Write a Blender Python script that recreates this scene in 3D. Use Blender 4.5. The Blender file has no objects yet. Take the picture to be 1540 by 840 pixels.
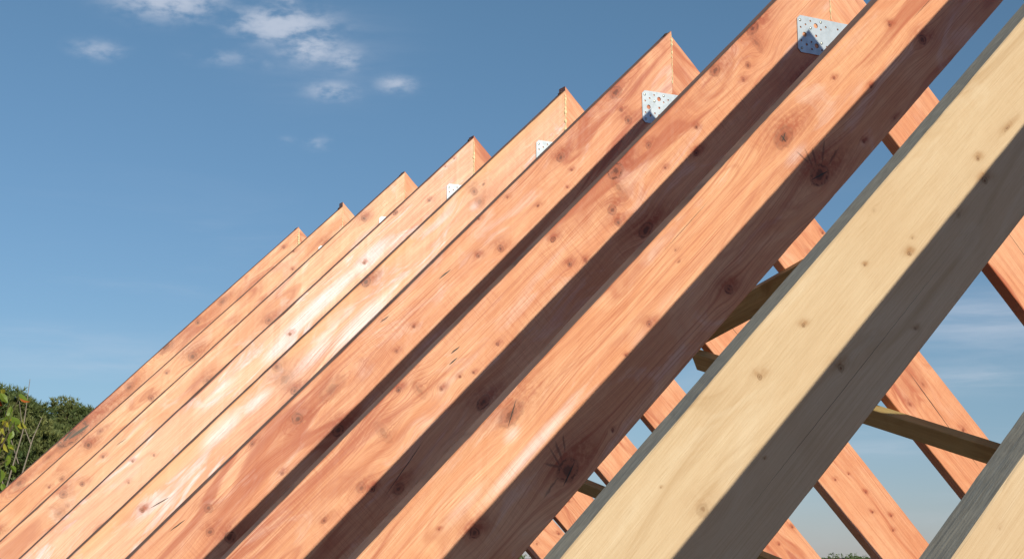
import bpy, bmesh, math, random
from mathutils import Vector, Matrix, noise
R = math.radians
scn = bpy.context.scene
col = scn.collection

# ---------------------------------------------------------------- camera
CAM = Vector((-3.0749, -2.8649, -1.8869))
cam_d = bpy.data.cameras.new('camera'); cam = bpy.data.objects.new('camera', cam_d); col.objects.link(cam)
RX = Vector((0.88209662, -0.47106278, -0.00232594)); UX = Vector((-0.08085124, -0.15625999, 0.98440129)); FX = Vector((0.46407826, 0.86814899, 0.17592242))
m = Matrix((RX, UX, -FX)).transposed().to_4x4(); m.translation = CAM
cam.matrix_world = m
cam_d.sensor_width = 36; cam_d.lens = 54.69; cam_d.clip_start = 0.05; cam_d.clip_end = 12000
scn.camera = cam

# ---------------------------------------------------------------- light
SUN_DIR = Vector((0.11669, -1.0, 0.37119)).normalized()
SUN_EL = math.asin(SUN_DIR.z); SUN_AZ = math.atan2(SUN_DIR.x, SUN_DIR.y)
sd = bpy.data.lights.new('sun', 'SUN'); sd.energy = 4.1; sd.angle = R(0.5); sd.color = (1.0, 0.965, 0.73)
sun = bpy.data.objects.new('sun', sd); col.objects.link(sun)
sun.rotation_euler = SUN_DIR.to_track_quat('Z', 'Y').to_euler()
scn.view_settings.view_transform = 'Standard'; scn.view_settings.look = 'None'
scn.view_settings.exposure = 0.0; scn.view_settings.gamma = 1.0

# ---------------------------------------------------------------- node helper
class NT:
    def __init__(s, tree): s.t = tree; s.n = tree.nodes; s.l = tree.links
    def node(s, kind, **kw):
        n = s.n.new(kind)
        for k, v in kw.items(): setattr(n, k, v)
        return n
    def put(s, sock, v):
        if v is None: return
        if hasattr(v, 'is_output') or isinstance(v, bpy.types.NodeSocket): s.l.new(v, sock)
        else: sock.default_value = v
    def m(s, op, a, b=None, c=None, clamp=False):
        n = s.node('ShaderNodeMath', operation=op, use_clamp=clamp)
        s.put(n.inputs[0], a); s.put(n.inputs[1], b); s.put(n.inputs[2], c)
        return n.outputs[0]
    def vec(s, x, y, z):
        n = s.node('ShaderNodeCombineXYZ'); s.put(n.inputs[0], x); s.put(n.inputs[1], y); s.put(n.inputs[2], z)
        return n.outputs[0]
    def noise(s, v, scale=1.0, detail=3.0, rough=0.5, dist=0.0, dims='3D'):
        n = s.node('ShaderNodeTexNoise', noise_dimensions=dims)
        s.put(n.inputs['Vector'], v); n.inputs['Scale'].default_value = scale; n.inputs['Detail'].default_value = detail
        n.inputs['Roughness'].default_value = rough; n.inputs['Distortion'].default_value = dist
        return n.outputs['Fac']
    def step(s, v, a, b, lo=0.0, hi=1.0, smooth=True):
        n = s.node('ShaderNodeMapRange', interpolation_type='SMOOTHSTEP' if smooth else 'LINEAR')
        s.put(n.inputs['Value'], v); n.inputs['From Min'].default_value = a; n.inputs['From Max'].default_value = b
        s.put(n.inputs['To Min'], lo); s.put(n.inputs['To Max'], hi)
        return n.outputs[0]
    def mix(s, f, a, b, mode='MIX'):
        n = s.node('ShaderNodeMix', data_type='RGBA', blend_type=mode)
        s.put(n.inputs['Factor'], f)
        ia = [i for i in n.inputs if i.type == 'RGBA']
        for sock, v in zip(ia, (a, b)):
            if isinstance(v, (tuple, list)): v = (*v[:3], 1.0)
            s.put(sock, v)
        return [o for o in n.outputs if o.type == 'RGBA'][0]

def new_mat(name):
    m = bpy.data.materials.new(name); m.use_nodes = True
    t = NT(m.node_tree); b = m.node_tree.nodes['Principled BSDF']
    return m, t, b

def simple_mat(name, colr, rough=0.6, metal=0.0, var=0.25, scale=8.0, col2=None, bump=0.0):
    m, t, b = new_mat(name)
    tc = t.node('ShaderNodeTexCoord')
    n = t.noise(tc.outputs['Object'], scale, 4, 0.6)
    c2 = col2 if col2 else tuple(c * (1 - var) for c in colr)
    t.put(b.inputs['Base Color'], t.mix(t.step(n, 0.3, 0.7), colr, c2))
    b.inputs['Roughness'].default_value = rough; b.inputs['Metallic'].default_value = metal
    if bump:
        bp = t.node('ShaderNodeBump'); bp.inputs['Strength'].default_value = 0.6; bp.inputs['Distance'].default_value = bump
        t.put(bp.inputs['Height'], n); t.put(b.inputs['Normal'], bp.outputs[0])
    return m

# ---------------------------------------------------------------- sky: nishita with a few small clouds
w = bpy.data.worlds.new('World'); scn.world = w; w.use_nodes = True
T = NT(w.node_tree); bg = w.node_tree.nodes['Background']
sky = T.node('ShaderNodeTexSky', sky_type='NISHITA'); sky.sun_disc = False
sky.sun_elevation = SUN_EL; sky.sun_rotation = SUN_AZ
sky.altitude = 300; sky.air_density = 1.0; sky.dust_density = 0.15; sky.ozone_density = 2.0
tc = T.node('ShaderNodeTexCoord')
sep = T.node('ShaderNodeSeparateXYZ'); T.put(sep.inputs[0], tc.outputs['Generated'])
az = T.m('MULTIPLY', T.m('ARCTAN2', sep.outputs[0], sep.outputs[1]), 57.29578)
el = T.m('MULTIPLY', T.m('ARCSINE', sep.outputs[2]), 57.29578)
CLOUDS = [(15.03, 19.9, 2.3, 0.8, 0.8), (19.38, 19.22, 2.1, 0.75, 0.85), (20.4, 18.55, 1.3, 0.75, 0.75), (21.7, 18.11, 0.9, 0.6, 0.55), (21.31, 16.91, 1.1, 0.42, 0.6), (23.75, 17.23, 0.85, 0.36, 0.6), (12.57, 17.92, 1.1, 0.4, 0.5), (17.18, 17.95, 1.5, 0.4, 0.35), (20.8, 15.04, 0.6, 0.3, 0.4), (19.73, 15.1, 0.4, 0.2, 0.3), (18.79, 17.77, 0.4, 0.25, 0.25), (19.6, 20.2, 0.6, 0.5, 0.5), (-12, 14, 5, 1.4, 0.7), (60, 13, 7, 1.5, 0.6), (120, 16, 9, 2, 0.7), (-70, 12, 8, 2, 0.7)]
acc = None
for (a, e, ra, re_, k) in CLOUDS:
    x = T.m('DIVIDE', T.m('SUBTRACT', az, a), ra); y = T.m('DIVIDE', T.m('SUBTRACT', el, e), re_)
    r2 = T.m('ADD', T.m('MULTIPLY', x, x), T.m('MULTIPLY', y, y))
    g = T.m('MULTIPLY', T.m('EXPONENT', T.m('MULTIPLY', r2, -1.0)), k)
    acc = g if acc is None else T.m('MAXIMUM', acc, g)
cv = T.vec(T.m('MULTIPLY', az, 0.9), T.m('MULTIPLY', el, 1.9), 12.6)
cn = T.noise(cv, 1.15, 6, 0.55, 0.1)
dens = T.m('MULTIPLY', acc, T.step(cn, 0.12, 0.66))
dens = T.m('MULTIPLY', T.step(T.m('ADD', dens, T.m('MULTIPLY', T.m('SUBTRACT', cn, 0.5), T.m('MULTIPLY', acc, 1.1))), 0.02, 0.95), 0.62)
cir = T.noise(T.vec(T.m('MULTIPLY', az, 0.10), T.m('MULTIPLY', el, 0.55), 9.1), 1.0, 6, 0.6, 0.6)
cirm = T.m('MULTIPLY', T.step(cir, 0.5, 0.8), T.step(el, 16, 4, 0.0, 0.20))
soft = None       # thin veils
for (a, e, ra, re_, k) in [(14.3, 6.9, 5.5, 0.7, 0.20), (11.0, 7.8, 3.5, 0.4, 0.14), (45.5, 8.2, 3.6, 0.9, 0.45), (45.0, 6.3, 3.4, 0.6, 0.32), (41.64, 3.8, 2.2, 0.35, 0.22), (21.0, 18.3, 2.6, 1.6, 0.12)]:
    x = T.m('DIVIDE', T.m('SUBTRACT', az, a), ra); y = T.m('DIVIDE', T.m('SUBTRACT', el, e), re_)
    g = T.m('MULTIPLY', T.m('EXPONENT', T.m('MULTIPLY', T.m('ADD', T.m('MULTIPLY', x, x), T.m('MULTIPLY', y, y)), -1.0)), k)
    soft = g if soft is None else T.m('ADD', soft, g)
veil = T.noise(T.vec(T.m('MULTIPLY', az, 0.22), T.m('MULTIPLY', el, 1.6), 5.5), 1.0, 5, 0.6, 0.3)
soft = T.m('MULTIPLY', soft, T.step(veil, 0.3, 0.7, 0.25, 1.0))
tot = T.m('ADD', T.m('ADD', dens, soft), cirm, clamp=True)
tint = T.mix(T.step(el, 6.0, 20.0, smooth=False), T.mix(T.step(el, 0.0, 6.0, smooth=False), (0.56, 0.63, 0.98), (0.62, 0.735, 0.87)), (0.71, 0.88, 0.93))
skyc = T.mix(1.0, sky.outputs[0], tint, 'MULTIPLY')
final = T.mix(tot, skyc, (7.2, 7.6, 8.6))
T.put(bg.inputs['Color'], final); bg.inputs['Strength'].default_value = 0.094

# ---------------------------------------------------------------- wood
kg = bpy.data.node_groups.new('knot_field', 'ShaderNodeTree')
for nm, ty, io in (('Vector', 'NodeSocketVector', 'INPUT'), ('Center', 'NodeSocketVector', 'INPUT'), ('R', 'NodeSocketFloat', 'INPUT'), ('E', 'NodeSocketFloat', 'INPUT'), ('K', 'NodeSocketFloat', 'INPUT'), ('W1', 'NodeSocketFloat', 'INPUT'), ('W2', 'NodeSocketFloat', 'INPUT'), ('aP', 'NodeSocketFloat', 'INPUT'), ('aM', 'NodeSocketFloat', 'INPUT'), ('aH', 'NodeSocketFloat', 'INPUT'), ('aR', 'NodeSocketFloat', 'INPUT'),
                   ('Push', 'NodeSocketFloat', 'OUTPUT'), ('Mask', 'NodeSocketFloat', 'OUTPUT'), ('Halo', 'NodeSocketFloat', 'OUTPUT'), ('Ring', 'NodeSocketFloat', 'OUTPUT')):
    kg.interface.new_socket(nm, in_out=io, socket_type=ty)
G = NT(kg); gi = G.node('NodeGroupInput'); go = G.node('NodeGroupOutput')
sub = G.node('ShaderNodeVectorMath', operation='SUBTRACT'); G.put(sub.inputs[0], gi.outputs['Vector']); G.put(sub.inputs[1], gi.outputs['Center'])
sp = G.node('ShaderNodeSeparateXYZ'); G.put(sp.inputs[0], sub.outputs[0])
nn = gi.outputs['W1']; n3 = gi.outputs['W2']
ra = G.m('DIVIDE', sp.outputs[0], G.m('MULTIPLY', gi.outputs['R'], gi.outputs['E'])); rb = G.m('DIVIDE', sp.outputs[1], gi.outputs['R'])
r0 = G.m('SQRT', G.m('ADD', G.m('MULTIPLY', ra, ra), G.m('MULTIPLY', rb, rb)))
r = G.m('MULTIPLY', r0, G.m('MULTIPLY_ADD', nn, 0.9, 1.0))
pa = G.m('MULTIPLY', ra, 0.24); pb = G.m('MULTIPLY', rb, 0.42)
pe = G.m('EXPONENT', G.m('MULTIPLY', G.m('ADD', G.m('MULTIPLY', pa, pa), G.m('MULTIPLY', pb, pb)), -1.0))
G.put(go.inputs['Push'], G.m('ADD', gi.outputs['aP'], G.m('MULTIPLY', G.m('MULTIPLY', sp.outputs[1], -0.9), pe)))
G.put(go.inputs['Mask'], G.m('MAXIMUM', gi.outputs['aM'], G.m('MULTIPLY', G.step(r, 1.15, 0.45), gi.outputs['K'])))
# flame of darker, resin rich wood trailing off the knot, mostly to one side
ha = G.m('MULTIPLY_ADD', ra, 0.42, 0.35); hb = G.m('MULTIPLY_ADD', rb, 0.5, 0.25)
ha = G.m('ADD', ha, G.m('MULTIPLY', hb, 0.5))
hh = G.m('EXPONENT', G.m('MULTIPLY', G.m('ADD', G.m('MULTIPLY', ha, ha), G.m('MULTIPLY', hb, hb)), -1.0))
hh = G.m('MULTIPLY', hh, G.m('MULTIPLY_ADD', nn, 2.0, 0.85, clamp=True))
G.put(go.inputs['Halo'], G.m('MAXIMUM', gi.outputs['aH'], G.m('MULTIPLY', hh, gi.outputs['K'])))
rim = G.m('MULTIPLY', G.m('MULTIPLY', G.step(G.m('ABSOLUTE', G.m('SUBTRACT', r, 0.85)), 0.24, 0.02), G.step(nn, -0.10, 0.10)), G.m('MULTIPLY', gi.outputs['K'], gi.outputs['K']))
pith = G.step(G.m('ADD', r0, G.m('MULTIPLY', nn, 1.0)), 0.55, 0.2)
fr = G.m('MULTIPLY', G.m('MULTIPLY_ADD', G.m('SINE', G.m('MULTIPLY_ADD', nn, 9.0, G.m('MULTIPLY', r0, 9.0))), 0.5, 0.5), G.step(r, 1.2, 0.8)); fr = G.m('MULTIPLY', fr, G.m('MULTIPLY_ADD', n3, 1.0, 0.5))
G.put(go.inputs['Ring'], G.m('MAXIMUM', gi.outputs['aR'], G.m('MULTIPLY', G.m('MAXIMUM', G.m('MAXIMUM', rim, pith), G.m('MULTIPLY', fr, 0.35)), gi.outputs['K'])))

RED = dict(main=(0.70, 0.262, 0.130), pale=(0.84, 0.425, 0.255), dark=(0.44, 0.092, 0.040), knot=(0.13, 0.020, 0.006), cream=(0.92, 0.70, 0.70))
YEL = dict(main=(0.60, 0.405, 0.255), pale=(0.66, 0.475, 0.32), dark=(0.46, 0.28, 0.15), knot=(0.20, 0.075, 0.022), cream=(0.72, 0.56, 0.42))
BRD = dict(main=(0.50, 0.34, 0.14), pale=(0.60, 0.44, 0.2), dark=(0.32, 0.18, 0.06), knot=(0.12, 0.05, 0.02), cream=(0.62, 0.48, 0.26))

def wood_mat(name, pal, seed, knots=(), pale=0.0, lines=1.0, saw=0.6, rough=0.46, cream=0.5, grey=0.0, edge=0.0, cracks=(), patches=(), sheen=0.0, tone=(1, 1, 1)):
    pal = {k: tuple(min(0.95, a * q) for a, q in zip(v_, tone)) for k, v_ in pal.items()}
    m, t, b = new_mat(name)
    tc = t.node('ShaderNodeTexCoord'); sx = t.node('ShaderNodeSeparateXYZ'); t.put(sx.inputs[0], tc.outputs['Object'])
    s = sx.outputs[0]; v = t.m('MULTIPLY', sx.outputs[2], -1.0); y = sx.outputs[1]
    so = t.m('ADD', s, seed * 7.31)
    wob = t.m('SUBTRACT', t.noise(t.vec(t.m('MULTIPLY', so, 60.0), t.m('MULTIPLY', v, 60.0), seed), 1.0, 2), 0.5)
    P = t.vec(t.m('MULTIPLY_ADD', wob, 0.006, s), t.m('MULTIPLY_ADD', wob, 0.005, v), 0.0)
    push = mask = halo = ring = None
    w1 = t.m('SUBTRACT', t.noise(t.vec(so, v, seed), 75.0, 2, 0.6), 0.5); w2 = t.noise(t.vec(so, v, seed + 1), 210.0, 1)
    for (ks, kv, kr, ke, kk) in knots:
        g = t.node('ShaderNodeGroup'); g.node_tree = kg
        t.put(g.inputs['Vector'], P); t.put(g.inputs['W1'], w1); t.put(g.inputs['W2'], w2); g.inputs['Center'].default_value = (ks, kv, 0)
        g.inputs['R'].default_value = kr; g.inputs['E'].default_value = ke; g.inputs['K'].default_value = kk
        if push is not None:
            for q, a in zip((7, 8, 9, 10), (push, mask, halo, ring)): t.put(g.inputs[q], a)
        push, mask, halo, ring = [g.outputs[q] for q in range(4)]
        # hand the coordinate on through the sums, so the knots are worked out one after another
        tie = t.m('MULTIPLY', t.m('ADD', t.m('ADD', push, mask), t.m('ADD', halo, ring)), 1e-7)
        va = t.node('ShaderNodeVectorMath', operation='ADD'); t.put(va.inputs[0], P); t.put(va.inputs[1], tie); P = va.outputs[0]
    zero = 0.0
    # grain coordinate: rings seen on a plain sawn face, bending round the knots
    low = t.m('SUBTRACT', t.noise(t.vec(t.m('MULTIPLY', so, 0.9), t.m('MULTIPLY', v, 5.0), seed + y if False else seed), 1.0, 2), 0.5)
    g = t.m('ADD', t.m('MULTIPLY_ADD', low, 0.045, v), t.m('MULTIPLY', y, 0.6))
    g0 = t.m('ADD', g, seed * 1.7)
    if push is not None: g = t.m('ADD', g, push)
    g = t.m('ADD', g, seed * 1.7)
    st1 = t.noise(t.vec(t.m('MULTIPLY', so, 1.3), t.m('MULTIPLY', g, 55.0), seed), 1.0, 3, 0.6)
    st2 = t.noise(t.vec(t.m('MULTIPLY', so, 5.0), t.m('MULTIPLY', g, 260.0), seed + 3), 1.0, 3, 0.6)
    st3 = t.noise(t.vec(t.m('MULTIPLY', so, 22.0), t.m('MULTIPLY', g, 900.0), seed + 5), 1.0, 2, 0.6)
    ln = t.noise(t.vec(t.m('MULTIPLY', so, 0.5), t.m('MULTIPLY', g, 175.0), seed + 7), 1.0, 1, 0.4)
    line = t.m('SUBTRACT', 1.0, t.step(t.m('ABSOLUTE', t.m('SUBTRACT', ln, 0.5)), 0.0, 0.045))       # narrow latewood lines
    line = t.m('MULTIPLY', line, t.step(t.noise(t.vec(t.m('MULTIPLY', so, 1.2), t.m('MULTIPLY', v, 8.0), seed + 2), 1.0, 2), 0.35, 0.62))
    bl = t.noise(t.vec(t.m('MULTIPLY', so, 2.6), t.m('MULTIPLY', t.m('ADD', v, low), 9.0), seed + 11), 1.0, 4, 0.55, 0.5)
    bl2 = t.noise(t.vec(t.m('MULTIPLY', so, 1.1), t.m('MULTIPLY', t.m('ADD', v, low), 7.0), seed + 23), 1.0, 3, 0.62, 0.9)
    c = t.mix(t.step(bl, 0.34, 0.66, max(0.28, pale), 1.0), pal['main'], pal['pale'])
    c = t.mix(t.m('MULTIPLY', t.step(bl2, 0.51, 0.68), 0.82 * (1 - pale)), c, pal['dark'])
    crm = t.noise(t.vec(t.m('MULTIPLY', so, 3.2), t.m('MULTIPLY', g, 11.0), seed + 31), 1.0, 4, 0.62, 1.2)
    c = t.mix(t.m('MULTIPLY', t.step(crm, 0.53, 0.68), cream), c, pal['cream'])
    pa_ = None      # smooth pale areas: sun sheen painted into the colour, along with less stained sapwood
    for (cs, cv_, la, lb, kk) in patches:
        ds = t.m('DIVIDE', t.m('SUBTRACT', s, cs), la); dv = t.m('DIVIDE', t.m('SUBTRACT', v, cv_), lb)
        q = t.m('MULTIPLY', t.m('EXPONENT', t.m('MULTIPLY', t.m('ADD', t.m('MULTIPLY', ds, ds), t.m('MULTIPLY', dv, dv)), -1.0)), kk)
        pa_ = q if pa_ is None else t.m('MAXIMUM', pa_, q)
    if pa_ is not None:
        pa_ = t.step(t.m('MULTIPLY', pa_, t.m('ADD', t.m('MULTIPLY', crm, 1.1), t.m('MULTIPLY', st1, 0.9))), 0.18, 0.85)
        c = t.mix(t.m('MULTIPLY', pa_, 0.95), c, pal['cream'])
    c = t.mix(t.m('MULTIPLY', t.step(st1, 0.42, 0.62), 0.19 * lines), c, pal['dark'])
    c = t.mix(t.m('MULTIPLY', t.step(st2, 0.45, 0.65), 0.24 * lines), c, pal['dark'])
    c = t.mix(t.m('MULTIPLY', line, 0.6 * lines), c, pal['dark'])
    c = t.mix(t.m('MULTIPLY', t.step(st3, 0.5, 0.68), 0.34), c, pal['dark'])
    # saw marks across the face
    sw = t.noise(t.vec(t.m('MULTIPLY', so, 330.0), t.m('MULTIPLY', v, 14.0), seed + 41), 1.0, 2, 0.5)
    swm = t.step(t.noise(t.vec(t.m('MULTIPLY', so, 1.6), t.m('MULTIPLY', v, 6.0), seed + 43), 1.0, 2), 0.42, 0.62)
    swc = t.m('MULTIPLY', t.step(sw, 0.45, 0.75), swm)
    c = t.mix(t.m('MULTIPLY', swc, 0.38 * saw), c, pal['dark'])
    if edge:
        c = t.mix(t.m('MULTIPLY', t.step(t.m('ADD', v, t.m('MULTIPLY', low, 0.04)), 0.042, 0.005), edge), c, (0.66, 0.30, 0.08))
    if mask is not None:
        c = t.mix(t.m('MINIMUM', t.m('MULTIPLY', t.m('MULTIPLY', halo, t.step(st1, 0.3, 0.6, 0.45, 1.0)), 1.2), 0.95), c, (pal['dark'][0] * 0.85, pal['dark'][1] * 0.72, pal['dark'][2] * 0.6))
        c = t.mix(t.m('MULTIPLY', mask, 0.9), c, tuple(0.72 * a + 0.06 * b2 for a, b2 in zip(pal['dark'], pal['main'])))
        c = t.mix(t.m('MINIMUM', t.m('MULTIPLY', ring, 1.0), 0.95), c, pal['knot'])
    for (cs, cvv, ln_, wd, sl, *deep) in cracks:         # open slits: s, v, half length, half width, slope, depth
        ds = t.m('SUBTRACT', s, cs); dv = t.m('SUBTRACT', t.m('SUBTRACT', v, cvv), t.m('MULTIPLY', ds, sl))
        dv = t.m('ADD', dv, t.m('ADD', t.m('MULTIPLY', wob, 0.002), t.m('MULTIPLY', w1, 0.009 if deep else 0.0)))
        q = t.m('ADD', t.m('POWER', t.m('ABSOLUTE', t.m('DIVIDE', ds, ln_)), 2.0), t.m('ABSOLUTE', t.m('DIVIDE', dv, wd)))
        c = t.mix(t.m('MULTIPLY', t.step(q, 1.6 if deep else 1.15, 0.2 if deep else 0.7), deep[0] if deep else 1.0), c, (0.07, 0.014, 0.006) if deep else (0.03, 0.009, 0.004))
    if grey:
        gv = t.noise(t.vec(t.m('MULTIPLY', so, 28.0), t.m('MULTIPLY', y, 260.0), seed), 1.0, 4, 0.7)
        gc = t.mix(t.step(gv, 0.3, 0.7), (0.38, 0.31, 0.235), (0.60, 0.51, 0.40))
        c = t.mix(grey, c, gc)
    t.put(b.inputs['Base Color'], c)
    fine = t.noise(t.vec(t.m('MULTIPLY', so, 500.0), t.m('MULTIPLY', v, 500.0), t.m('MULTIPLY', y, 500.0)), 1.0, 2)
    sb = t.noise(t.vec(t.m('MULTIPLY', so, 5.0), t.m('MULTIPLY', g0, 260.0), seed + 3), 1.0, 2, 0.6)
    wv = t.noise(t.vec(t.m('MULTIPLY', so, 3.5), t.m('MULTIPLY', g0, 14.0), seed + 13), 1.0, 2, 0.6)
    h = t.m('ADD', t.m('MULTIPLY', sb, 0.7), t.m('ADD', t.m('MULTIPLY', sw, 0.25 * saw), t.m('MULTIPLY', fine, 0.2)))
    h = t.m('ADD', h, t.m('MULTIPLY', wv, 5.0))
    bp = t.node('ShaderNodeBump'); bp.inputs['Strength'].default_value = 0.55; bp.inputs['Distance'].default_value = 0.0011
    t.put(bp.inputs['Height'], h); t.put(b.inputs['Normal'], bp.outputs[0])
    t.put(b.inputs['Roughness'], t.step(bl, 0.3, 0.7, rough + 0.08, rough - 0.06))
    if sheen:
        b.inputs['Coat Weight'].default_value = sheen; b.inputs['Coat IOR'].default_value = 1.5
        t.put(b.inputs['Coat Roughness'], t.step(crm, 0.35, 0.7, 0.46, 0.26))
    return m

# ---------------------------------------------------------------- object helpers
def tag(o, label=None, cat=None, group=None, kind=None):
    if label: o['label'] = label
    if cat: o['category'] = cat
    if group: o['group'] = group
    if kind: o['kind'] = kind
    return o

def link(name, bm, mats, parent=None, smooth=False):
    me = bpy.data.meshes.new(name); bm.normal_update(); bm.to_mesh(me); bm.free()
    for mm in (mats if isinstance(mats, (list, tuple)) else [mats]): me.materials.append(mm)
    if smooth:
        for p in me.polygons: p.use_smooth = True
    o = bpy.data.objects.new(name, me); col.objects.link(o)
    if parent is not None: o.parent = parent
    return o

def empty(name, loc):
    o = bpy.data.objects.new(name, None); col.objects.link(o); o.location = loc; o.empty_display_size = 0.3
    return o

def beam_bm(L, h, t, ysgn, shear0, shear1, seed, step=0.02, ch=0.0022, wane=0.0025, bow=0.003):
    """sawn beam along +X, top face at z = 0, depth h, thickness t towards ysgn*Y, slightly worn edges"""
    rnd = random.Random(seed); bm = bmesh.new(); N = int(L / step); rings = []
    for k in range(N + 1):
        s = L * k / N
        sec = [(0 + ch, 0), (t - ch, 0), (t, -ch), (t, -h + ch), (t - ch, -h), (ch, -h), (0, -h + ch), (0, -ch)]
        vs = []
        for j, (yy, zz) in enumerate(sec):
            q = Vector((s * 7.0, j * 3.7, seed * 1.3))
            e = noise.noise(q) * 0.6 + noise.noise(q * 4.1) * 0.4
            n2 = noise.noise(Vector((s * 0.9, seed * 2.1, 0.0)))
            zz2 = zz + n2 * bow + (min(0.0, e) * wane if zz > -ch * 1.5 else max(0, e) * wane * 0.7 if zz < -h + ch * 1.5 else 0)
            yy2 = yy + (abs(e) * wane * 0.5 if j in (7, 6) else 0)
            # a few larger chips in the upper arris
            if j in (0, 7):
                cchip = noise.noise(Vector((s * 3.1, seed * 5.7, 9.0)))
                if cchip > 0.42: zz2 -= (cchip - 0.42) * 0.012; yy2 += (cchip - 0.42) * 0.005
            f = k / N
            sh = (shear0 * (1 - f) + shear1 * f) * (-zz)
            vs.append(bm.verts.new((s + sh, ysgn * yy2, zz2)))
        rings.append(vs)
    for k in range(N):
        for j in range(8):
            a, b2, c, d = rings[k][j], rings[k][(j + 1) % 8], rings[k + 1][(j + 1) % 8], rings[k + 1][j]
            f = bm.faces.new((a, b2, c, d) if ysgn > 0 else (d, c, b2, a))
            f.material_index = 1 if j == 0 else 0
    bm.faces.new(rings[0][::-1] if ysgn > 0 else rings[0]); bm.faces.new(rings[-1] if ysgn > 0 else rings[-1][::-1])
    bmesh.ops.recalc_face_normals(bm, faces=bm.faces[:])
    return bm

# ---------------------------------------------------------------- the roof trusses
PITCH = 0.77984; DEPTH = 0.2509; THICK = 0.0507; RLEN = 4.25; FOOT_Z = -3.2
YS = {1: 5.5086, 2: 4.8333, 3: 4.0149, 4: 3.2520, 5: 2.4227, 6: 1.6496, 7: 0.7664, 8: -0.0476, 9: -0.8659, 10: -1.6664}
ADJL = {10: (0.0072, 0.0022), 9: (0.0054, 0.0028), 8: (0.0035, -0.0020), 7: (0.0034, -0.0024), 6: (0.0024, -0.0007), 5: (-0.0092, 0.0037), 4: (-0.0059, 0.0020), 3: (-0.0023, 0.0037), 2: (-0.0068, 0.0081), 1: (0.0044, 0.0040)}
ADJR = {7: (-0.0065, 0.0076), 6: (-0.0108, 0.0086), 5: (0.0046, -0.0040), 4: (0.0014, -0.0010), 3: (0.0033, -0.0027), 2: (0.0107, -0.0073), 1: (0.0015, 0.0008), 8: (0, 0), 9: (0, 0), 10: (0, 0)}
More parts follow.
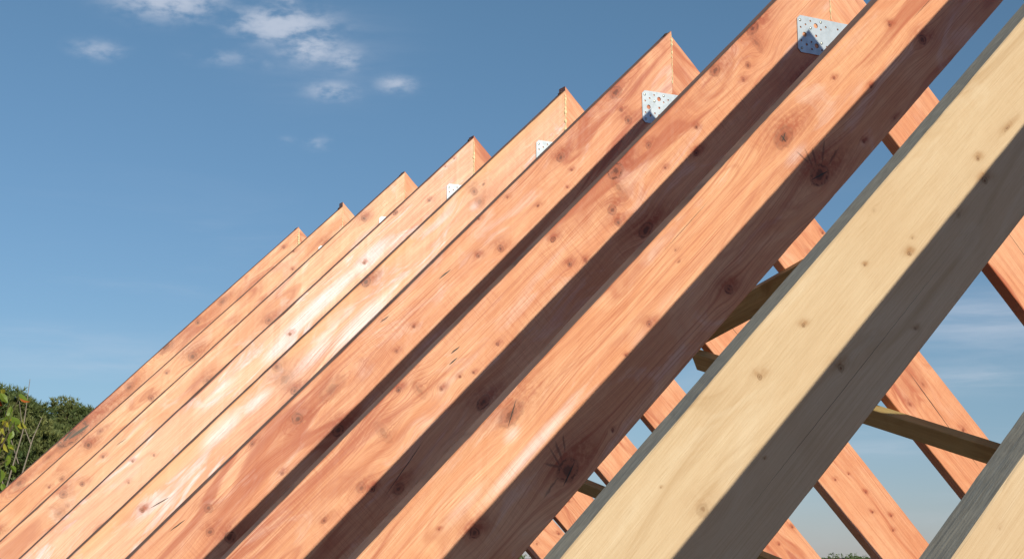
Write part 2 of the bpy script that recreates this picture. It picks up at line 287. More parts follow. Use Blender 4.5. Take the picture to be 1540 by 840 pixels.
KL = {
 8: [(1.249, 0.06, 0.0239, 1.5, 0.72), (0.772, 0.066, 0.0086, 1, 0.8), (0.712, 0.156, 0.014, 1, 1), (0.941, 0.136, 0.0067, 1, 1), (1.019, 0.053, 0.0066, 1, 0.7), (1.062, 0.217, 0.0066, 1, 1), (1.232, 0.189, 0.0257, 1.3, 1), (1.635, 0.207, 0.0121, 1, 1), (1.853, 0.121, 0.0116, 1, 0.7), (2.244, 0.03, 0.0205, 1.8, 0.72), (2.227, 0.202, 0.0237, 1.3, 1), (2.087, 0.219, 0.0057, 1, 1), (2.472, 0.142, 0.0121, 1, 1), (1.681, 0.052, 0.0059, 1, 0.4), (0.94, 0.237, 0.0051, 2, 0.5), (2.524, 0.082, 0.004, 1, 0.6), (1.947, 0.129, 0.0043, 1, 0.8), (1.693, 0.076, 0.0045, 2, 0.4)],
 7: [(2.18, 0.06, 0.034, 0.5, 0.3), (1.17, 0.06, 0.04, 0.45, 0.35), (0.46, 0.05, 0.035, 0.45, 0.4), (2.03, 0.05, 0.03, 0.5, 0.3), (0.438, 0.01, 0.0165, 1.8, 0.9), (0.649, 0.018, 0.0161, 1.5, 0.8), (0.537, 0.079, 0.0123, 1, 0.6), (0.585, 0.1, 0.0102, 1, 0.6), (0.829, 0.097, 0.0098, 1, 0.7), (1.001, 0.032, 0.0115, 1.5, 0.7), (1.004, 0.114, 0.0077, 1, 0.6), (0.886, 0.151, 0.0118, 1.3, 1), (1.144, 0.015, 0.0226, 1.4, 1), (1.233, 0.087, 0.015, 1.2, 0.8), (1.244, 0.125, 0.0131, 1, 0.8), (1.442, 0.025, 0.0109, 1.3, 1), (1.451, 0.108, 0.011, 1, 0.8), (1.404, 0.133, 0.0092, 1, 0.7), (1.188, 0.198, 0.017, 2, 0.9), (2.072, 0.011, 0.0102, 1.3, 0.9), (1.775, 0.116, 0.0071, 1, 0.9), (1.882, 0.123, 0.007, 1, 0.7), (1.919, 0.104, 0.007, 1, 0.7), (1.981, 0.09, 0.0086, 1, 0.7), (1.916, 0.198, 0.0158, 1.6, 1), (2.319, 0.118, 0.0135, 1.2, 0.6), (2.3, 0.142, 0.0118, 1, 1), (2.446, 0.108, 0.01, 1.5, 0.6), (2.247, 0.191, 0.0136, 1.5, 0.8), (0.406, 0.232, 0.0167, 3, 0.9)],
 6: [(0.36, 0.019, 0.0214, 1.5, 0.8), (0.389, 0.079, 0.0119, 1, 0.8), (0.391, 0.123, 0.0167, 1, 0.8), (0.709, 0.048, 0.0138, 1.5, 0.9), (0.705, 0.107, 0.0069, 1, 0.8), (0.763, 0.139, 0.0046, 1, 0.8), (0.403, -0.04, 0.0071, 1, 0.7), (0.9, 0.113, 0.0068, 1.5, 0.8), (1.115, 0.126, 0.0133, 1, 0.9), (1.198, 0.09, 0.011, 1, 0.8), (1.54, 0.106, 0.0086, 1, 0.8), (1.641, 0.123, 0.0106, 1, 0.6), (1.608, 0.019, 0.0064, 1, 0.3), (2.034, 0.053, 0.0186, 1.1, 0.9), (1.961, 0.17, 0.0188, 1.2, 1), (2.184, 0.14, 0.0103, 1, 0.7), (2.192, 0.011, 0.0102, 1.3, 0.6), (1.885, 0.064, 0.0292, 2, 0.35), (2.421, 0.058, 0.0141, 1, 0.7), (2.463, 0.112, 0.0141, 1, 0.7), (2.431, 0.165, 0.0183, 1, 1), (1.108, 0.002, 0.0089, 1, 0.5), (0.972, 0.018, 0.0067, 1, 0.7)],
 5: [(0.624, 0.044, 0.0182, 1, 0.7), (0.635, 0.089, 0.0208, 1.2, 0.42), (1.699, 0.013, 0.0193, 1, 0.6), (1.709, 0.119, 0.0145, 1.2, 0.9), (1.221, 0.01, 0.0174, 1.3, 1), (2.392, 0.052, 0.0117, 1, 0.8), (2.103, 0.197, 0.0071, 1, 0.4), (0.571, 0.049, 0.0078, 2, 0.6), (1.405, -0.08, 0.0221, 1.5, 0.2), (0.309, 0.176, 0.0107, 2, 0.8), (1.709, 0.064, 0.030, 1.5, 0.38)],
 4: [(0.38, 0.072, 0.0118, 1, 0.7), (0.816, 0.076, 0.0115, 1, 0.8), (1.283, 0.081, 0.0112, 1, 0.8), (2.12, 0.021, 0.0081, 1, 0.8), (2.042, 0.061, 0.0081, 1, 0.7), (2.187, 0.071, 0.0081, 1, 0.6), (0.149, 0.01, 0.006, 1, 0.9), (0.209, 0.01, 0.006, 1, 0.9), (0.548, 0.01, 0.0117, 2, 0.8), (2.391, 0.123, 0.0134, 2, 0.4), (0.731, 0.637, 0.0118, 1, 0.3)],
 3: [(0.332, 0.033, 0.0163, 1, 0.9), (1.045, 0.083, 0.0157, 1.5, 0.7), (2.266, 0.033, 0.0181, 1.1, 0.8), (2.176, 0.055, 0.0121, 1, 0.9), (2.33, 0.082, 0.0211, 1.5, 0.4), (2.032, 0.029, 0.0091, 1, 0.8), (1.455, 0.094, 0.0186, 1.5, 0.5), (2.284, 0.082, 0.012, 1, 0.3), (0.015, 0.038, 0.0066, 1, 0.8)],
 2: [(0.218, 0.103, 0.018, 1, 0.9), (1.866, 0.041, 0.0203, 1, 0.9), (1.18, 0.061, 0.0242, 1.2, 0.8), (2.067, 0.077, 0.0135, 1.5, 0.6), (1.778, 0.03, 0.0136, 1.5, 0.6), (1.481, 0.077, 0.0171, 1, 0.8), (1.337, 0.035, 0.0103, 1, 0.8), (2.138, 0.067, 0.0101, 1, 0.7), (0.389, 0.005, 0.0107, 1, 0.8), (0.458, 0.073, 0.0071, 1, 0.8), (2.457, 0.064, 0.0167, 1, 0.9)],
 1: [(0.157, 0.033, 0.0116, 1, 0.7), (1.065, 0.005, 0.03, 2, 0.7), (0.837, 0.023, 0.0151, 1, 0.8), (1.755, 0.018, 0.0441, 2.5, 1), (1.833, 0.027, 0.0293, 2, 0.5), (1.925, 0.027, 0.022, 2, 0.4), (2.128, 0.025, 0.0292, 1.6, 0.6), (1.361, 0.036, 0.0223, 1.5, 0.6), (0.648, 0.027, 0.019, 2, 0.5), (1.429, -0.012, 0.0111, 1, 0.6)],
 9: [(1.587, 0.109, 0.0062, 1, 0.8), (1.605, 0.146, 0.01, 1, 1), (1.843, 0.123, 0.0071, 1, 0.9), (1.936, 0.072, 0.0035, 1, 0.9), (1.849, 0.021, 0.007, 1.3, 0.15), (2.11, 0.057, 0.0055, 1, 0.8), (2.239, 0.057, 0.0076, 1, 0.8), (2.103, 0.157, 0.0101, 1, 1), (1.931, 0.219, 0.0047, 1, 1), (2.471, 0.126, 0.0125, 1, 0.5), (2.327, 0.153, 0.0022, 1, 1), (1.487, 0.116, 0.0051, 3, 0.6), (1.818, 0.109, 0.0036, 1, 0.4), (1.702, 0.149, 0.0061, 1.5, 0.4), (2.502, 0.049, 0.0021, 1, 0.6), (1.803, -0.044, 0.0023, 2, 0.4)],
 10: [(2.637, 0.024, 0.0029, 1, 0.2)],
}
KR = {
 6: [(1.665, 0.193, 0.0105, 2, 0.6), (1.66, 0.086, 0.0106, 2, 0.4), (1.918, 0.072, 0.0135, 1, 0.7), (1.545, 0.155, 0.0078, 1, 0.3), (0.941, 0.613, 0.0073, 1, 0.7), (0.945, 0.015, 0.0102, 1, 0.8)],
 5: [(2.045, 0.173, 0.0088, 1, 0.8), (2.08, 0.103, 0.0059, 1, 0.9), (2.199, 0.092, 0.009, 1, 0.8), (2.282, 0.129, 0.009, 1, 0.9), (2.366, 0.065, 0.0091, 1, 0.8), (2.416, 0.105, 0.0091, 1, 0.8), (1.242, 0.575, 0.0082, 1, 0.8)],
 4: [(2.463, 0.016, 0.01, 1, 0.8), (2.462, 0.134, 0.0099, 1, 0.7), (1.52, 0.482, 0.0093, 1, 0.8)],
 2: [(2.115, 0.129, 0.0114, 1, 0.6)],
 1: [(2.451, 0.033, 0.0124, 1, 0.8), (2.385, 0.184, 0.0123, 1, 0.6)],
 7: [(1.067, 0.14, 0.0068, 1, 0.6)],
 3: [],
}

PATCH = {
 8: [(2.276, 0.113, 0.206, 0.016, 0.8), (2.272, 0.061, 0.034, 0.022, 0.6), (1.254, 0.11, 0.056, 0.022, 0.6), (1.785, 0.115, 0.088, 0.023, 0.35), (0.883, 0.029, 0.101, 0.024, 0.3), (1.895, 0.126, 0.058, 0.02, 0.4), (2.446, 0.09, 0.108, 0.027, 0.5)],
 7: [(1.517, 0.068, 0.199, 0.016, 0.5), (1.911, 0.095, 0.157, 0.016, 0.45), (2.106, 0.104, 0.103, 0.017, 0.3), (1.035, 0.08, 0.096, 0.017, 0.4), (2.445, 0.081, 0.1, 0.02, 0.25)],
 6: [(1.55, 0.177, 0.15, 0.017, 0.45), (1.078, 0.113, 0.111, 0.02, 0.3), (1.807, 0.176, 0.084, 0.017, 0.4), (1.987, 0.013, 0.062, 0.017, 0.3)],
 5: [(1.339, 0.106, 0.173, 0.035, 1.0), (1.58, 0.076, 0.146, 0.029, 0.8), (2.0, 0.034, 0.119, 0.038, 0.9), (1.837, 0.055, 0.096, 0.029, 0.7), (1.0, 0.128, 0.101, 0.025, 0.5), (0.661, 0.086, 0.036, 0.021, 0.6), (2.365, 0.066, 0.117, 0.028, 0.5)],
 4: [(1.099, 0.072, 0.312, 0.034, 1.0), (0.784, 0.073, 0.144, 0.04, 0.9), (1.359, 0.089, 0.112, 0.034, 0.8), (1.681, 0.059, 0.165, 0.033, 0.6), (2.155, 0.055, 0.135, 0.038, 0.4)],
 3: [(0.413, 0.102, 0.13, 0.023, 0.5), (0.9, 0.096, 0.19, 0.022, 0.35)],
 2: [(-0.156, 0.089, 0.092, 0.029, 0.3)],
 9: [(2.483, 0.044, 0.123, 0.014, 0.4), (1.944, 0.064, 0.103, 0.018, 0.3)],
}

CRL = {7: [(1.880, 0.045, 0.018, 0.0022, -0.10), (1.905, 0.062, 0.017, 0.0020, -0.10), (2.2, 0.165, 0.09, 0.0012, 0.15)],
       6: [(1.60, 0.022, 0.022, 0.0020, -0.12), (1.335, 0.055, 0.03, 0.0026, -0.10), (2.52, 0.03, 0.03, 0.002, -0.12)],
       5: [(2.33, 0.075, 0.04, 0.0022, -0.25)], 3: [(1.93, 0.035, 0.03, 0.0016, -0.15)], 1: [(1.72, 0.035, 0.07, 0.008, -0.12), (1.78, 0.012, 0.04, 0.005, 0.15)],
       8: [(1.62, 0.032, 0.10, 0.0006, 0.01), (0.62, 0.10, 0.08, 0.0006, 0.0), (1.249, 0.06, 0.014, 0.0016, 0.4), (1.252, 0.062, 0.002, 0.012, 0.0), (2.24, 0.03, 0.03, 0.0016, 0.5), (2.23, 0.21, 0.03, 0.002, 0.3), (1.232, 0.19, 0.03, 0.0022, -0.3)],
       9: [(2.1, 0.185, 0.35, 0.0004, 0.004)]}
CRR = {6: [(1.73, 0.110, 0.17, 0.0020, 0.05), (1.95, 0.12, 0.13, 0.0016, 0.03)], 7: [(1.3, 0.11, 0.3, 0.0014, 0.03)], 5: [(1.2, 0.1, 0.1, 0.0016, 0.0)]}

mat_top_red = wood_mat('stained_top_edge', dict(RED, main=(0.48, 0.215, 0.135), pale=(0.58, 0.30, 0.20), dark=(0.26, 0.10, 0.055)), 91, pale=0.1, cream=0.0, grey=0.05, rough=0.75)
mat_top_grey = wood_mat('weathered_top_edge', YEL, 92, cream=0.0, grey=0.92, rough=0.8)
mat_cut = simple_mat('pale_glue', (0.90, 0.76, 0.48), 0.7, var=0.12, scale=60)
mat_chip = simple_mat('bark_chip', (0.16, 0.08, 0.05), 0.8, scale=40)
# galvanised steel
mat_zinc, t, b = new_mat('galvanised_steel')
tc = t.node('ShaderNodeTexCoord')
vz = t.node('ShaderNodeTexVoronoi'); vz.inputs['Scale'].default_value = 90; t.put(vz.inputs['Vector'], tc.outputs['Object'])
nz = t.noise(tc.outputs['Object'], 25, 4, 0.6)
t.put(b.inputs['Base Color'], t.mix(t.step(nz, 0.35, 0.65), t.mix(vz.outputs['Distance'], (0.44, 0.475, 0.56), (0.36, 0.395, 0.48)), (0.53, 0.56, 0.65)))
b.inputs['Metallic'].default_value = 0.55; t.put(b.inputs['Roughness'], t.step(nz, 0.3, 0.7, 0.5, 0.38))
mat_nail = simple_mat('zinc_nail_head', (0.42, 0.42, 0.42), 0.4, 0.8, scale=200)

HOLES = [(-0.1244, -0.2546, 'n'), (-0.1035, -0.2661, 's'), (-0.1227, -0.2776, 's'), (-0.0842, -0.2521, 's'), (-0.0633, -0.2643, 'L'), (-0.0431, -0.2496, 'n'), (-0.0835, -0.2749, 'n'), (-0.0435, -0.2738, 's'), (-0.0237, -0.2624, 's'), (-0.1084, -0.2992, 'L'), (-0.0631, -0.2971, 'm'), (-0.1218, -0.3205, 's'), (-0.1013, -0.3304, 'm'), (-0.0822, -0.3196, 's'), (-0.0622, -0.3291, 'L'), (-0.0428, -0.3176, 'n'), (-0.1205, -0.3441, 'n'), (-0.0815, -0.3428, 's'), (-0.0422, -0.3403, 's'), (-0.0227, -0.3266, 's')]
HR = {'n': 0.0036, 's': 0.0034, 'm': 0.0045, 'L': 0.0082}

def plate_bm():
    bm = bmesh.new(); x1, z0, z1, c = 0.135, -0.239, -0.358, 0.011
    out = [(-x1, z1 + c), (-x1 + c, z1), (x1 - c, z1), (x1, z1 + c), (x1, z0 - c), (x1 - c, z0), (-x1 + c, z0), (-x1, z0 - c)]
    edges = []
    def loop(pts):
        vs = [bm.verts.new((x, 0, z)) for x, z in pts]
        for i in range(len(vs)): edges.append(bm.edges.new((vs[i], vs[(i + 1) % len(vs)])))
    loop(out)
    hs = HOLES + [(-x, z, k) for x, z, k in HOLES]
    for x, z, k in hs:
        if k == 'n': continue
        r = HR[k]; n = 14 if k == 'L' else 10
        loop([(x + r * math.cos(2 * math.pi * i / n), z + r * math.sin(2 * math.pi * i / n)) for i in range(n)])
    bmesh.ops.triangle_fill(bm, edges=edges, use_beauty=True)
    r = bmesh.ops.extrude_face_region(bm, geom=bm.faces[:])
    bmesh.ops.translate(bm, verts=[v for v in r['geom'] if isinstance(v, bmesh.types.BMVert)], vec=(0, -0.0024, 0))
    bmesh.ops.recalc_face_normals(bm, faces=bm.faces[:])
    return bm

def nail_bm(x, z):
    bm = bmesh.new(); n = 12
    prof = [(0.0046, 0.0), (0.0046, -0.0009), (0.0034, -0.0017), (0.0015, -0.0021)]
    rings = [[bm.verts.new((x + r * math.cos(2 * math.pi * i / n), y, z + r * math.sin(2 * math.pi * i / n))) for i in range(n)] for r, y in prof]
    for a, b2 in zip(rings, rings[1:]):
        for i in range(n): bm.faces.new((a[i], a[(i + 1) % n], b2[(i + 1) % n], b2[i]))
    bm.faces.new(rings[-1]); bmesh.ops.recalc_face_normals(bm, faces=bm.faces[:])
    return bm

def glue_bm(seed, z1, z0=-0.012, wid=0.0030):
    """ragged bead of dried glue squeezed out of the plumb cut"""
    rnd = random.Random(seed); bm = bmesh.new(); N = 46; rows = []
    for k in range(N + 1):
        f = k / N; z = z0 + (z1 - z0) * f
        wv = 0.0022 * math.sin(f * 23 + seed) * noise.noise(Vector((f * 6, seed, 0))) + 0.0016 * noise.noise(Vector((f * 30, seed, 5)))
        wd = wid * 1.7 * (0.35 + abs(noise.noise(Vector((f * 12, seed, 2)))) * 1.8) * (1.0 if f > 0.05 else 0.4)
        d = 0.0012 + wd * 0.55
        rows.append([bm.verts.new((wv - wd, 0.001, z)), bm.verts.new((wv - wd * 0.5, -d, z)), bm.verts.new((wv + wd * 0.5, -d * 0.8, z)), bm.verts.new((wv + wd, 0.001, z))])
    for a, b2 in zip(rows, rows[1:]):
        for j in range(3): bm.faces.new((a[j], a[j + 1], b2[j + 1], b2[j]))
    bmesh.ops.recalc_face_normals(bm, faces=bm.faces[:])
    return bm

LBL = {1: 'reddish rafter pair farthest left in the row, dark cracked knot near the trees',
       2: 'reddish rafter pair second from the far left end of the row',
       3: 'reddish rafter pair third from the far left end of the row',
       4: 'pale reddish rafter pair, fourth from far left, painted sun glare along its middle',
       5: 'pale reddish rafter pair, fifth from far left, yellowish stain along its upper edge',
       6: 'reddish rafter pair whose peak is the highest seen against blue sky',
       7: 'reddish rafter pair carrying the large perforated plate at the top edge of the photo',
       8: 'nearest red rafter, beside the wide yellow one, two big dark knots in shade',
       9: 'wide unstained pale yellow rafter crossing in front of the red ones, lower half shaded',
       10: 'unstained pale yellow rafter cut off by the bottom right corner'}
for (s0, v0, rr_) in ((1.232, 0.189, 0.026), (2.227, 0.202, 0.024)):     # checks fanning out of the two big knots
    CRL[8] += [(s0 + a * rr_, v0 - c * rr_, l * rr_, w_ * rr_ * 1.7, sl, 0.6) for a, c, l, w_, sl in (((-0.2, 1.9, 0.30, 0.22, 2.6), (-0.8, 1.6, 0.5, 0.14, 1.5), (0.3, 2.3, 0.2, 0.26, -3.8), (-1.9, 1.2, 1.0, 0.09, 0.7), (-2.6, 0.2, 1.1, 0.07, 0.15)) if s0 < 2 else ((-0.5, 1.7, 0.40, 0.20, 2.1), (0.15, 1.5, 0.25, 0.30, 4.5), (-1.4, 1.9, 0.5, 0.10, 1.2), (0.8, 1.3, 0.5, 0.14, -1.3), (2.2, 0.1, 1.2, 0.08, 0.12)))]
PALE = {1: 0.0, 2: 0.05, 3: 0.25, 4: 0.65, 5: 0.55, 6: 0.0, 7: 0.05, 8: 0.1, 9: 0.35, 10: 0.5}
CREAM = {1: 0.15, 2: 0.2, 3: 0.35, 4: 0.8, 5: 0.85, 6: 0.35, 7: 0.3, 8: 0.28, 9: 0.35, 10: 0.4}
TONE = {1: (0.97, 0.96, 0.9), 2: (1.0, 1.06, 1.05), 3: (1.02, 1.10, 1.12), 4: (1.03, 1.08, 1.2), 5: (1.03, 1.08, 1.15), 6: (0.98, 0.96, 0.95), 7: (0.97, 0.95, 0.92), 8: (1.0, 1.02, 0.98)}
GLUE = {1: (-0.17, 0.0042), 2: (-0.2, 0.0026), 3: (-0.30, 0.0016), 4: (-0.238, 0.0040), 5: (-0.235, 0.0044), 6: (-0.20, 0.0022), 7: (-0.235, 0.0018), 8: (-0.2, 0.002), 9: (-0.2, 0.002), 10: (-0.2, 0.002)}

def orient(obj, D, N, origin):
    Y = N.cross(D); mt = Matrix((D, Y, N)).transposed().to_4x4(); mt.translation = origin
    obj.matrix_local = mt

for i in range(10, 0, -1):
    y = YS[i]; red = i <= 8
    root = empty('rafter_pair', (0, y, FOOT_Z))
    tag(root, LBL[i], 'rafter', 'rafter pairs of the roof frame')
    pal = RED if red else YEL
    kn = [(a, v_, r_ * (0.72 if r_ < 0.012 else 1.0), e_, min(1.0, k_ * (1.15 if r_ < 0.012 else 1.0))) for a, v_, r_, e_, k_ in KL.get(i, [])]
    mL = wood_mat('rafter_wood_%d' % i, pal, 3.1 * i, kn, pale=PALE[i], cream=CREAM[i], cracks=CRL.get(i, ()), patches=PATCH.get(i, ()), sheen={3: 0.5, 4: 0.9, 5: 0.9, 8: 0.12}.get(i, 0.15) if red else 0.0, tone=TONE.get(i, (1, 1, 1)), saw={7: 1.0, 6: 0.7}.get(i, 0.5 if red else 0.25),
                  edge=0.45 if i == 5 else 0.0, lines=1.0 if red else 0.55, rough=0.45 if red else 0.52)
    top = mat_top_red if red else mat_top_grey
    tp = math.tan(PITCH)
    for side in (-1, 1):
        o, da = (ADJL if side < 0 else ADJR)[i]
        D0 = Vector((side * math.cos(PITCH), 0, -math.sin(PITCH))); N0 = Vector((side * math.sin(PITCH), 0, math.cos(PITCH)))
        D = D0 * math.cos(da) + N0 * math.sin(da); N = N0 * math.cos(da) - D0 * math.sin(da)
        # keep the plumb cut on x = 0
        org = N0 * o; org = org - D * (org.x / D.x) 
        bm = beam_bm(RLEN, DEPTH, THICK, -1 if side < 0 else 1, math.tan(PITCH - da), math.tan(PITCH - da), i * 2 + (side > 0))
        if side < 0: mm = mL
        else: mm = wood_mat('rafter_wood_right_%d' % i, pal, 3.1 * i + 50, [(a, v_, r_ * 0.7, e_, k_) for a, v_, r_, e_, k_ in KR.get(i, [])], pale=0.0 if red else 0.3, cream=0.08, cracks=CRR.get(i, ()), saw=0.3, lines=0.75)
        ob = link('rafter', bm, [mm, top], root)
        yoff = 0.0008 * (1 if side > 0 else 0)
        orient(ob, D, N, Vector((org.x + side * 0.0006, yoff, org.z - FOOT_Z)))
    z1, wd = GLUE[i]
    g = link('glue_bead', glue_bm(i, z1, wid=wd), mat_cut, root); g.location = (0.0, 0, -FOOT_Z + ADJL[i][0])
    # raised splinter of bark at the peak
    bm = bmesh.new(); rr = random.Random(i + 70); bmesh.ops.create_icosphere(bm, subdivisions=2, radius=1)
    for v in bm.verts: v.co = Vector((v.co.x * 0.010, v.co.y * 0.012, v.co.z * 0.003)) * (1 + 0.5 * noise.noise(v.co * 2 + Vector((i, 0, 0))))
    c = link('bark_chip', bm, mat_chip, root); c.location = (-0.012, 0.022, -FOOT_Z - 0.0095 + ADJL[i][0]); c.rotation_euler = (0, -PITCH, 0)
    if i in (1, 2, 3, 4, 5, 6, 7, 8):
        pl = link('nail_plate', plate_bm(), mat_zinc, root); pl.location = (0, -0.0006, -FOOT_Z); pl.rotation_euler = (0, R({7: 0.0, 6: -0.4, 5: 0.6}.get(i, 0.2)), 0)
        if i >= 4:
            for x, z, k in HOLES:
                if k == 'n': link('nail', nail_bm(x, z), mat_nail, pl).location = (0, -0.0024, 0)

# ---------------------------------------------------------------- bracing boards nailed to the underside of the right slope
NR = Vector((math.sin(PITCH), 0, math.cos(PITCH))); DR = Vector((math.cos(PITCH), 0, -math.sin(PITCH)))
def brace(name, label, p0, p1, wd, th, seed, knots=(), off=0.0):
    """p = (s, y) on the underside plane; wd lies in the plane, th hangs below"""
    a = DR * p0[0] + Vector((0, p0[1], 0)); b2 = DR * p1[0] + Vector((0, p1[1], 0))
    X = (b2 - a).normalized(); L = (b2 - a).length
    Yv = NR; Z = X.cross(Yv)
    bm = beam_bm(L, wd, th, 1, 0.0, 0.0, seed, step=0.04, wane=0.001, bow=0.0008)
    mt = wood_mat('brace_wood_%d' % seed, BRD, seed * 1.9, knots, cream=0.1, saw=0.4, rough=0.65)
    ob = link(name, bm, [mt, mt])
    origin = a - NR * (DEPTH + th + 0.012 + off)
    mtx = Matrix((X, Yv, Z)).transposed().to_4x4(); mtx.translation = origin
    ob.matrix_world = mtx
    return tag(ob, label, 'brace board', 'brace boards under the right rafters')
brace('brace_board', 'long dark brace board slanting down right between the two pale yellow rafters', (1.185, 2.49), (2.42, 0.20), 0.105, 0.032, 61, [(0.14, 0.06, 0.005, 1, 1), (0.75, 0.07, 0.006, 1.3, 1), (0.6, 0.03, 0.006, 1, .8)])
brace('brace_board', 'dark brace board rising to the right in the gap above the wide yellow rafter', (1.115, 2.70), (0.785, 0.815), 0.10, 0.032, 63, off=0.0)
brace('brace_board', 'lowest dark brace board, in the narrow gap beside the lower big shaded knot', (1.42, 4.95), (2.55, 2.85), 0.105, 0.032, 65, off=0.0)

# ---------------------------------------------------------------- shell of the house below the frame
house = empty('unfinished_house', (0, 2.0, -6.0)); tag(house, 'low masonry shell of the unfinished house carrying the rafter feet', 'house')
mat_wall = simple_mat('masonry', (0.42, 0.36, 0.30), 0.9, var=0.3, scale=6, bump=0.01)
mat_plate = wood_mat('wall_plate_wood', YEL, 77, cream=0.1)
def box_bm(x0, x1, y0, y1, z0, z1):
    bm = bmesh.new(); bmesh.ops.create_cube(bm, size=1)
    for v in bm.verts: v.co = Vector(((x0 + x1) / 2 + v.co.x * (x1 - x0), (y0 + y1) / 2 + v.co.y * (y1 - y0), (z0 + z1) / 2 + v.co.z * (z1 - z0)))
    bmesh.ops.bevel(bm, geom=bm.edges[:], offset=0.008, segments=1, affect='EDGES')
    return bm
zt = 6.0 - 3.32
for sx in (-1, 1):
    a, c = sorted((sx * 2.72, sx * 2.98))
    link('wall', box_bm(a, c, -3.75, 3.75, 0, zt - 0.1), mat_wall, house)
    link('wall_plate', box_bm(a + 0.06, c - 0.06, -3.75, 3.75, zt - 0.1 + 0.002, zt), mat_plate, house)
for yy in (-3.745, 3.5):
    link('wall', box_bm(-2.718, 2.718, yy, yy + 0.245, 0, zt - 0.104), mat_wall, house)

# ---------------------------------------------------------------- ground and far woods
mat_ground = simple_mat('ground', (0.19, 0.085, 0.055), 0.95, scale=0.15, col2=(0.14, 0.07, 0.045))
bm = bmesh.new()
rads = [0.5, 20, 60, 150, 400, 1000, 3000, 9000]; rings = []
for r0 in rads: rings.append([bm.verts.new((r0 * math.cos(a * math.pi / 24), r0 * math.sin(a * math.pi / 24), -6.0)) for a in range(48)])
bm.faces.new(rings[0])
for a, b2 in zip(rings, rings[1:]):
    for k in range(48): bm.faces.new((a[k], a[(k + 1) % 48], b2[(k + 1) % 48], b2[k]))
bmesh.ops.recalc_face_normals(bm, faces=bm.faces[:])
tag(link('ground', bm, mat_ground), 'dark earth and grass field below the house', kind='structure')

def leaf_mat(name, c1, c2, rough=0.6, trans=0.25, scale=0.9):
    m, t, b = new_mat(name); tc = t.node('ShaderNodeTexCoord')
    n = t.noise(tc.outputs['Object'], scale, 4, 0.6)
    t.put(b.inputs['Base Color'], t.mix(t.step(n, 0.35, 0.65), c1, c2)); b.inputs['Roughness'].default_value = rough
    tr = t.node('ShaderNodeBsdfTranslucent'); t.put(tr.inputs[0], t.mix(t.step(n, 0.35, 0.65), c1, c2))
    mx = t.node('ShaderNodeMixShader'); mx.inputs[0].default_value = trans
    out = [q for q in t.n if q.type == 'OUTPUT_MATERIAL'][0]
    t.l.new(b.outputs[0], mx.inputs[1]); t.l.new(tr.outputs[0], mx.inputs[2]); t.l.new(mx.outputs[0], out.inputs[0])
    return m
mat_needle = leaf_mat('pine_needles', (0.075, 0.115, 0.038), (0.19, 0.20, 0.065), 0.6, 0.15)
mat_bark = simple_mat('bark', (0.12, 0.085, 0.06), 0.9, scale=12, bump=0.01)
mat_far = leaf_mat('far_foliage', (0.045, 0.085, 0.022), (0.09, 0.12, 0.03), 0.8, 0.1, 0.05)

def polar(azd, dist, z): return Vector((CAM.x + dist * math.sin(R(azd)), CAM.y + dist * math.cos(R(azd)), z))

def raw_obj(name, verts, faces, mats, parent=None, midx=None):
    me = bpy.data.meshes.new(name); me.from_pydata(verts, [], faces); me.update()
    for mm in (mats if isinstance(mats, (list, tuple)) else [mats]): me.materials.append(mm)
    if midx: me.polygons.foreach_set('material_index', midx)
    o = bpy.data.objects.new(name, me); col.objects.link(o)
    if parent is not None: o.parent = parent
    return o

def tube(verts, faces, pts, rad, n=6):
    base = len(verts)
    for k, p in enumerate(pts):
        d = (pts[min(k + 1, len(pts) - 1)] - pts[max(k - 1, 0)]).normalized()
        u = d.orthogonal().normalized(); v = d.cross(u)
        for j in range(n):
            a = 2 * math.pi * j / n; q = p + (u * math.cos(a) + v * math.sin(a)) * rad[k]; verts.append(q[:])
    for k in range(len(pts) - 1):
        for j in range(n):
            a = base + k * n + j; b2 = base + k * n + (j + 1) % n; faces.append((a, b2, b2 + n, a + n))

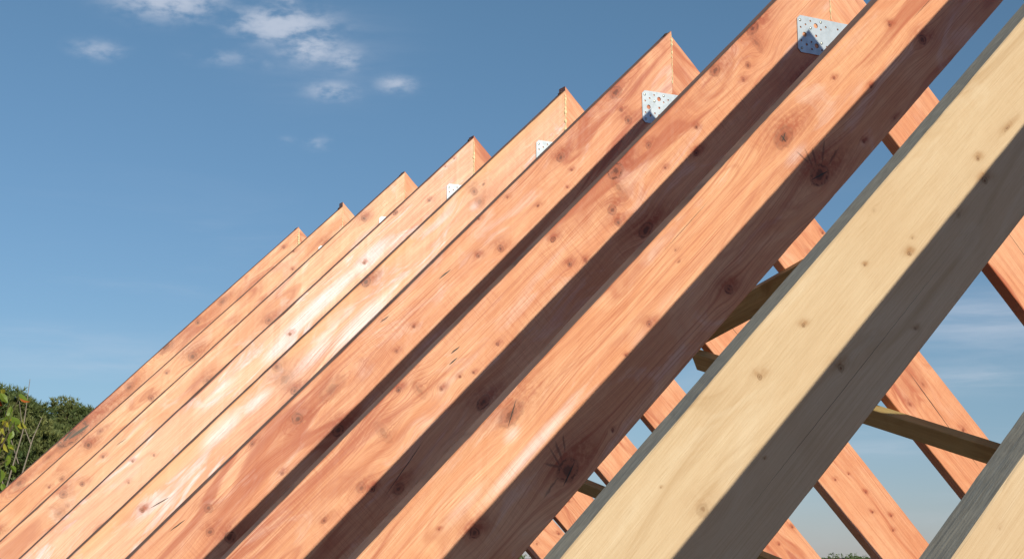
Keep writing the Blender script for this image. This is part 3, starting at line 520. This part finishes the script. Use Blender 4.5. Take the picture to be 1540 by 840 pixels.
def pine(azd, dist, height, width, seed, label, tufts=95, clumps=85, tz=0.62):
    rnd = random.Random(seed); root = empty('pine_tree', polar(azd, dist, -6.0)); tag(root, label, 'tree', 'pines beyond the house')
    tv, tf = [], []; trunk = [Vector((0.25 * math.sin(k * 0.7 + seed), 0.2 * math.cos(k * 0.9), height * 0.97 * k / 10)) for k in range(11)]
    tube(tv, tf, trunk, [0.24 * (1 - k / 11) + 0.02 for k in range(11)], 8)
    cv, cf = [], []
    for c in range(clumps):
        f = rnd.random() ** 0.8; z = height * (0.30 + 0.70 * f)
        rmax = width * (1.02 - ((z / height - 0.55) / 0.47) ** 2 * 0.95 if z / height > 0.55 else 1.0 - (0.55 - z / height) * 0.8)
        rmax = max(rmax, 0.18 * width); rr = rmax * math.sqrt(rnd.uniform(0.15, 1)); a = rnd.uniform(0, 6.283)
        ctr = Vector((rr * math.cos(a), rr * math.sin(a), z))
        k = min(10, max(1, int(z / height * 10) - 1)); 
        mid = trunk[k].lerp(ctr, 0.5) + Vector((0, 0, -0.15 * rr)); tube(tv, tf, [trunk[k], mid, ctr], [0.05, 0.035, 0.012], 5)
        cr = rnd.uniform(0.42, 0.85) * (0.75 if f > 0.8 else 1.0)
        for _ in range(tufts):
            d = Vector((rnd.gauss(0, 1), rnd.gauss(0, 1), rnd.gauss(0, 0.75))).normalized() * cr * rnd.uniform(0.35, 1) ** 0.6
            p = ctr + Vector((d.x, d.y, d.z * 0.62)); ax = (d.normalized() + Vector((0, 0, 0.8)) + Vector((rnd.gauss(0, .25), rnd.gauss(0, .25), 0))).normalized()
            for _n in range(8):
                q = (ax + Vector((rnd.gauss(0, .55), rnd.gauss(0, .55), rnd.gauss(0, .4)))).normalized() * rnd.uniform(0.10, 0.18)
                s = q.cross(Vector((rnd.random() - .5, rnd.random() - .5, rnd.random() - .5))).normalized() * 0.017
                b0 = len(cv); cv.extend([(p - s)[:], (p + s)[:], (p + q)[:]]); cf.append((b0, b0 + 1, b0 + 2))
    raw_obj('trunk', tv, tf, mat_bark, root); raw_obj('crown', cv, cf, mat_needle, root)
pine(9.75, 42, 8.2, 3.2, 4, 'dark green pine with rounded crown at the left edge of the photo', clumps=210)
pine(12.3, 52, 8.95, 2.2, 9, 'dark green pine farther back, its crown just above the farthest rafter', clumps=150)
pine(3.0, 47, 8.2, 3.0, 14, 'dark green pine standing left of the others', clumps=60, tufts=60)

# leafless sapling in front of the pines
root = empty('bare_sapling', polar(10.55, 26, -6.0)); tag(root, 'thin leafless sapling with grey stems in front of the pines', 'sapling')
tv, tf = [], []; rnd = random.Random(5)
def lat(px, py, dist):   # offset from the sapling foot, in metres, of a point seen at this bearing
    return Vector((px, rnd.uniform(-.2, .2), py))
stems = [[(-0.12, 0, 0), (-0.16, 0, 3.2), (-0.15, 0, 5.2), (0.06, 0, 6.1), (0.13, 0, 6.95)],
         [(-0.05, 0, 0), (0.0, 0, 3.0), (0.05, 0, 5.3), (0.22, 0, 6.0), (0.35, 0, 6.35)], [(0.02, 0, 5.6), (-0.12, .1, 6.05), (-0.2, .1, 6.4)], [(-0.15, 0, 5.1), (-0.3, .1, 5.7), (-0.38, .1, 6.1)], [(0.2, 0, 5.9), (0.05, .1, 6.3), (0.0, .1, 6.6)]]
for st in stems: tube(tv, tf, [Vector(p) for p in st], [0.022 * (1 - 0.8 * k / (len(st) - 1)) if len(st) > 3 else 0.008 * (1 - .6 * k / 2) for k in range(len(st))], 6)
raw_obj('stem', tv, tf, simple_mat('grey_twig', (0.30, 0.24, 0.20), 0.8, scale=20), root)

# slender young tree with autumn leaves close to the camera
root = empty('young_tree', polar(9.9, 9.0, -6.0)); tag(root, 'slender young tree with yellow green and red autumn leaves at the left edge', 'young tree')
lm = [leaf_mat('leaf_green', (0.16, 0.24, 0.03), (0.22, 0.30, 0.04), 0.45, 0.35), leaf_mat('leaf_yellow', (0.50, 0.42, 0.05), (0.38, 0.38, 0.05), 0.45, 0.35), leaf_mat('leaf_red', (0.50, 0.05, 0.02), (0.5, 0.16, 0.03), 0.45, 0.3)]
tv, tf = [], []; cv, cf, mi = [], [], []; rnd = random.Random(21); H = 5.02
trunk = [Vector((-0.04 + 0.03 * math.sin(k * 0.9), 0.03 * math.cos(k), H * k / 12)) for k in range(13)]
tube(tv, tf, trunk, [0.024 * (1 - k / 13) + 0.003 for k in range(13)], 7)
def leaf(p, d, L, mt):
    s = d.cross(Vector((rnd.gauss(0, 1), rnd.gauss(0, 1), rnd.gauss(0, .4)))).normalized(); n = d.cross(s)
    pts = [(0, 0, 0), (0.30, 0.24, .03), (0.58, 0.27, .02), (0.85, 0.12, -.05), (1.0, 0, -.10), (0.85, -0.12, -.05), (0.58, -0.27, .02), (0.30, -0.24, .03)]
    b0 = len(cv)
    for (a, w_, c) in pts: cv.append((p + d * (a * L) + s * (w_ * L) + n * (c * L + abs(w_) * 0.25 * L))[:])
    cv.append((p + d * (0.5 * L))[:])
    for k in range(8): cf.append((b0 + k, b0 + (k + 1) % 8, b0 + 8)); mi.append(mt)
for k in range(115):
    z = rnd.uniform(3.4, H + 0.03); low_ = z < 4.35; sp_ = 0.20 if low_ else 0.085
    tip = Vector((rnd.uniform(-1.4, 1.0) * sp_, rnd.uniform(-1, 1) * sp_, z)); kk = min(12, int(z / H * 12)); p0 = trunk[kk] + Vector((0, 0, -0.08))
    tube(tv, tf, [p0, (p0 + tip) / 2 + Vector((0, 0, 0.03)), tip], [0.004, 0.003, 0.0015], 4)
    for _ in range(3 if low_ else 2):
        mt = rnd.choices([0, 1, 2], [0.6, 0.36, 0.03 if z < 4.9 else 0.3])[0]
        leaf(tip + Vector((rnd.gauss(0, .012), rnd.gauss(0, .012), rnd.gauss(0, .015))), Vector((rnd.gauss(0, .5), rnd.gauss(0, .5), rnd.uniform(-1.3, -0.2))).normalized(), rnd.uniform(0.05, 0.085), mt)
raw_obj('stem', tv, tf, mat_bark, root); raw_obj('foliage', cv, cf, lm, root, mi)

# far wooded ridge: one mass
rnd = random.Random(8); cv, cf = [], []
for k in range(1500):
    azd = rnd.uniform(-20, 75); dist = rnd.uniform(340, 430)
    topel = 0.12 + 0.10 * noise.noise(Vector((azd * 0.35, 0, 3))) + 0.06 * noise.noise(Vector((azd * 1.7, 2, 0)))
    if 26 < azd < 31: topel += 0.12
    if 37 < azd < 40.5: topel += 0.10 * (1 - abs(azd - 38.9) / 1.9)
    rr = rnd.uniform(1.2, 2.4); zt_ = CAM.z + dist * math.tan(R(max(topel, 0.02))) - rnd.uniform(0, 3.0)
    c = polar(azd, dist, zt_ - rr * 0.8)
    for _ in range(46):
        d = Vector((rnd.gauss(0, 1), rnd.gauss(0, 1), rnd.gauss(0, 1))).normalized() * rr * rnd.uniform(0.6, 1); p = c + Vector((d.x, d.y, d.z * 0.8))
        u = Vector((rnd.gauss(0, 1), rnd.gauss(0, 1), rnd.gauss(0, 1))).normalized() * 0.38; v2 = u.orthogonal().normalized() * 0.38
        b0 = len(cv); cv.extend([(p - u)[:], (p + u)[:], (p + v2)[:]]); cf.append((b0, b0 + 1, b0 + 2))
tag(raw_obj('far_wood', cv, cf, mat_far), 'distant dark green wooded ridge along the horizon', kind='stuff')
bm = bmesh.new(); pr = None
for k in range(96):
    azd = -20 + k
    a = bm.verts.new(polar(azd, 345, -6.05)); b2 = bm.verts.new(polar(azd, 385, -2.4 + 0.5 * noise.noise(Vector((azd * .3, 0, 0))))); c = bm.verts.new(polar(azd, 460, -6.05))
    if pr: bm.faces.new((pr[0], a, b2, pr[1])); bm.faces.new((pr[1], b2, c, pr[2]))
    pr = (a, b2, c)
tag(link('hill', bm, mat_ground), 'low hill under the far wood', kind='structure')
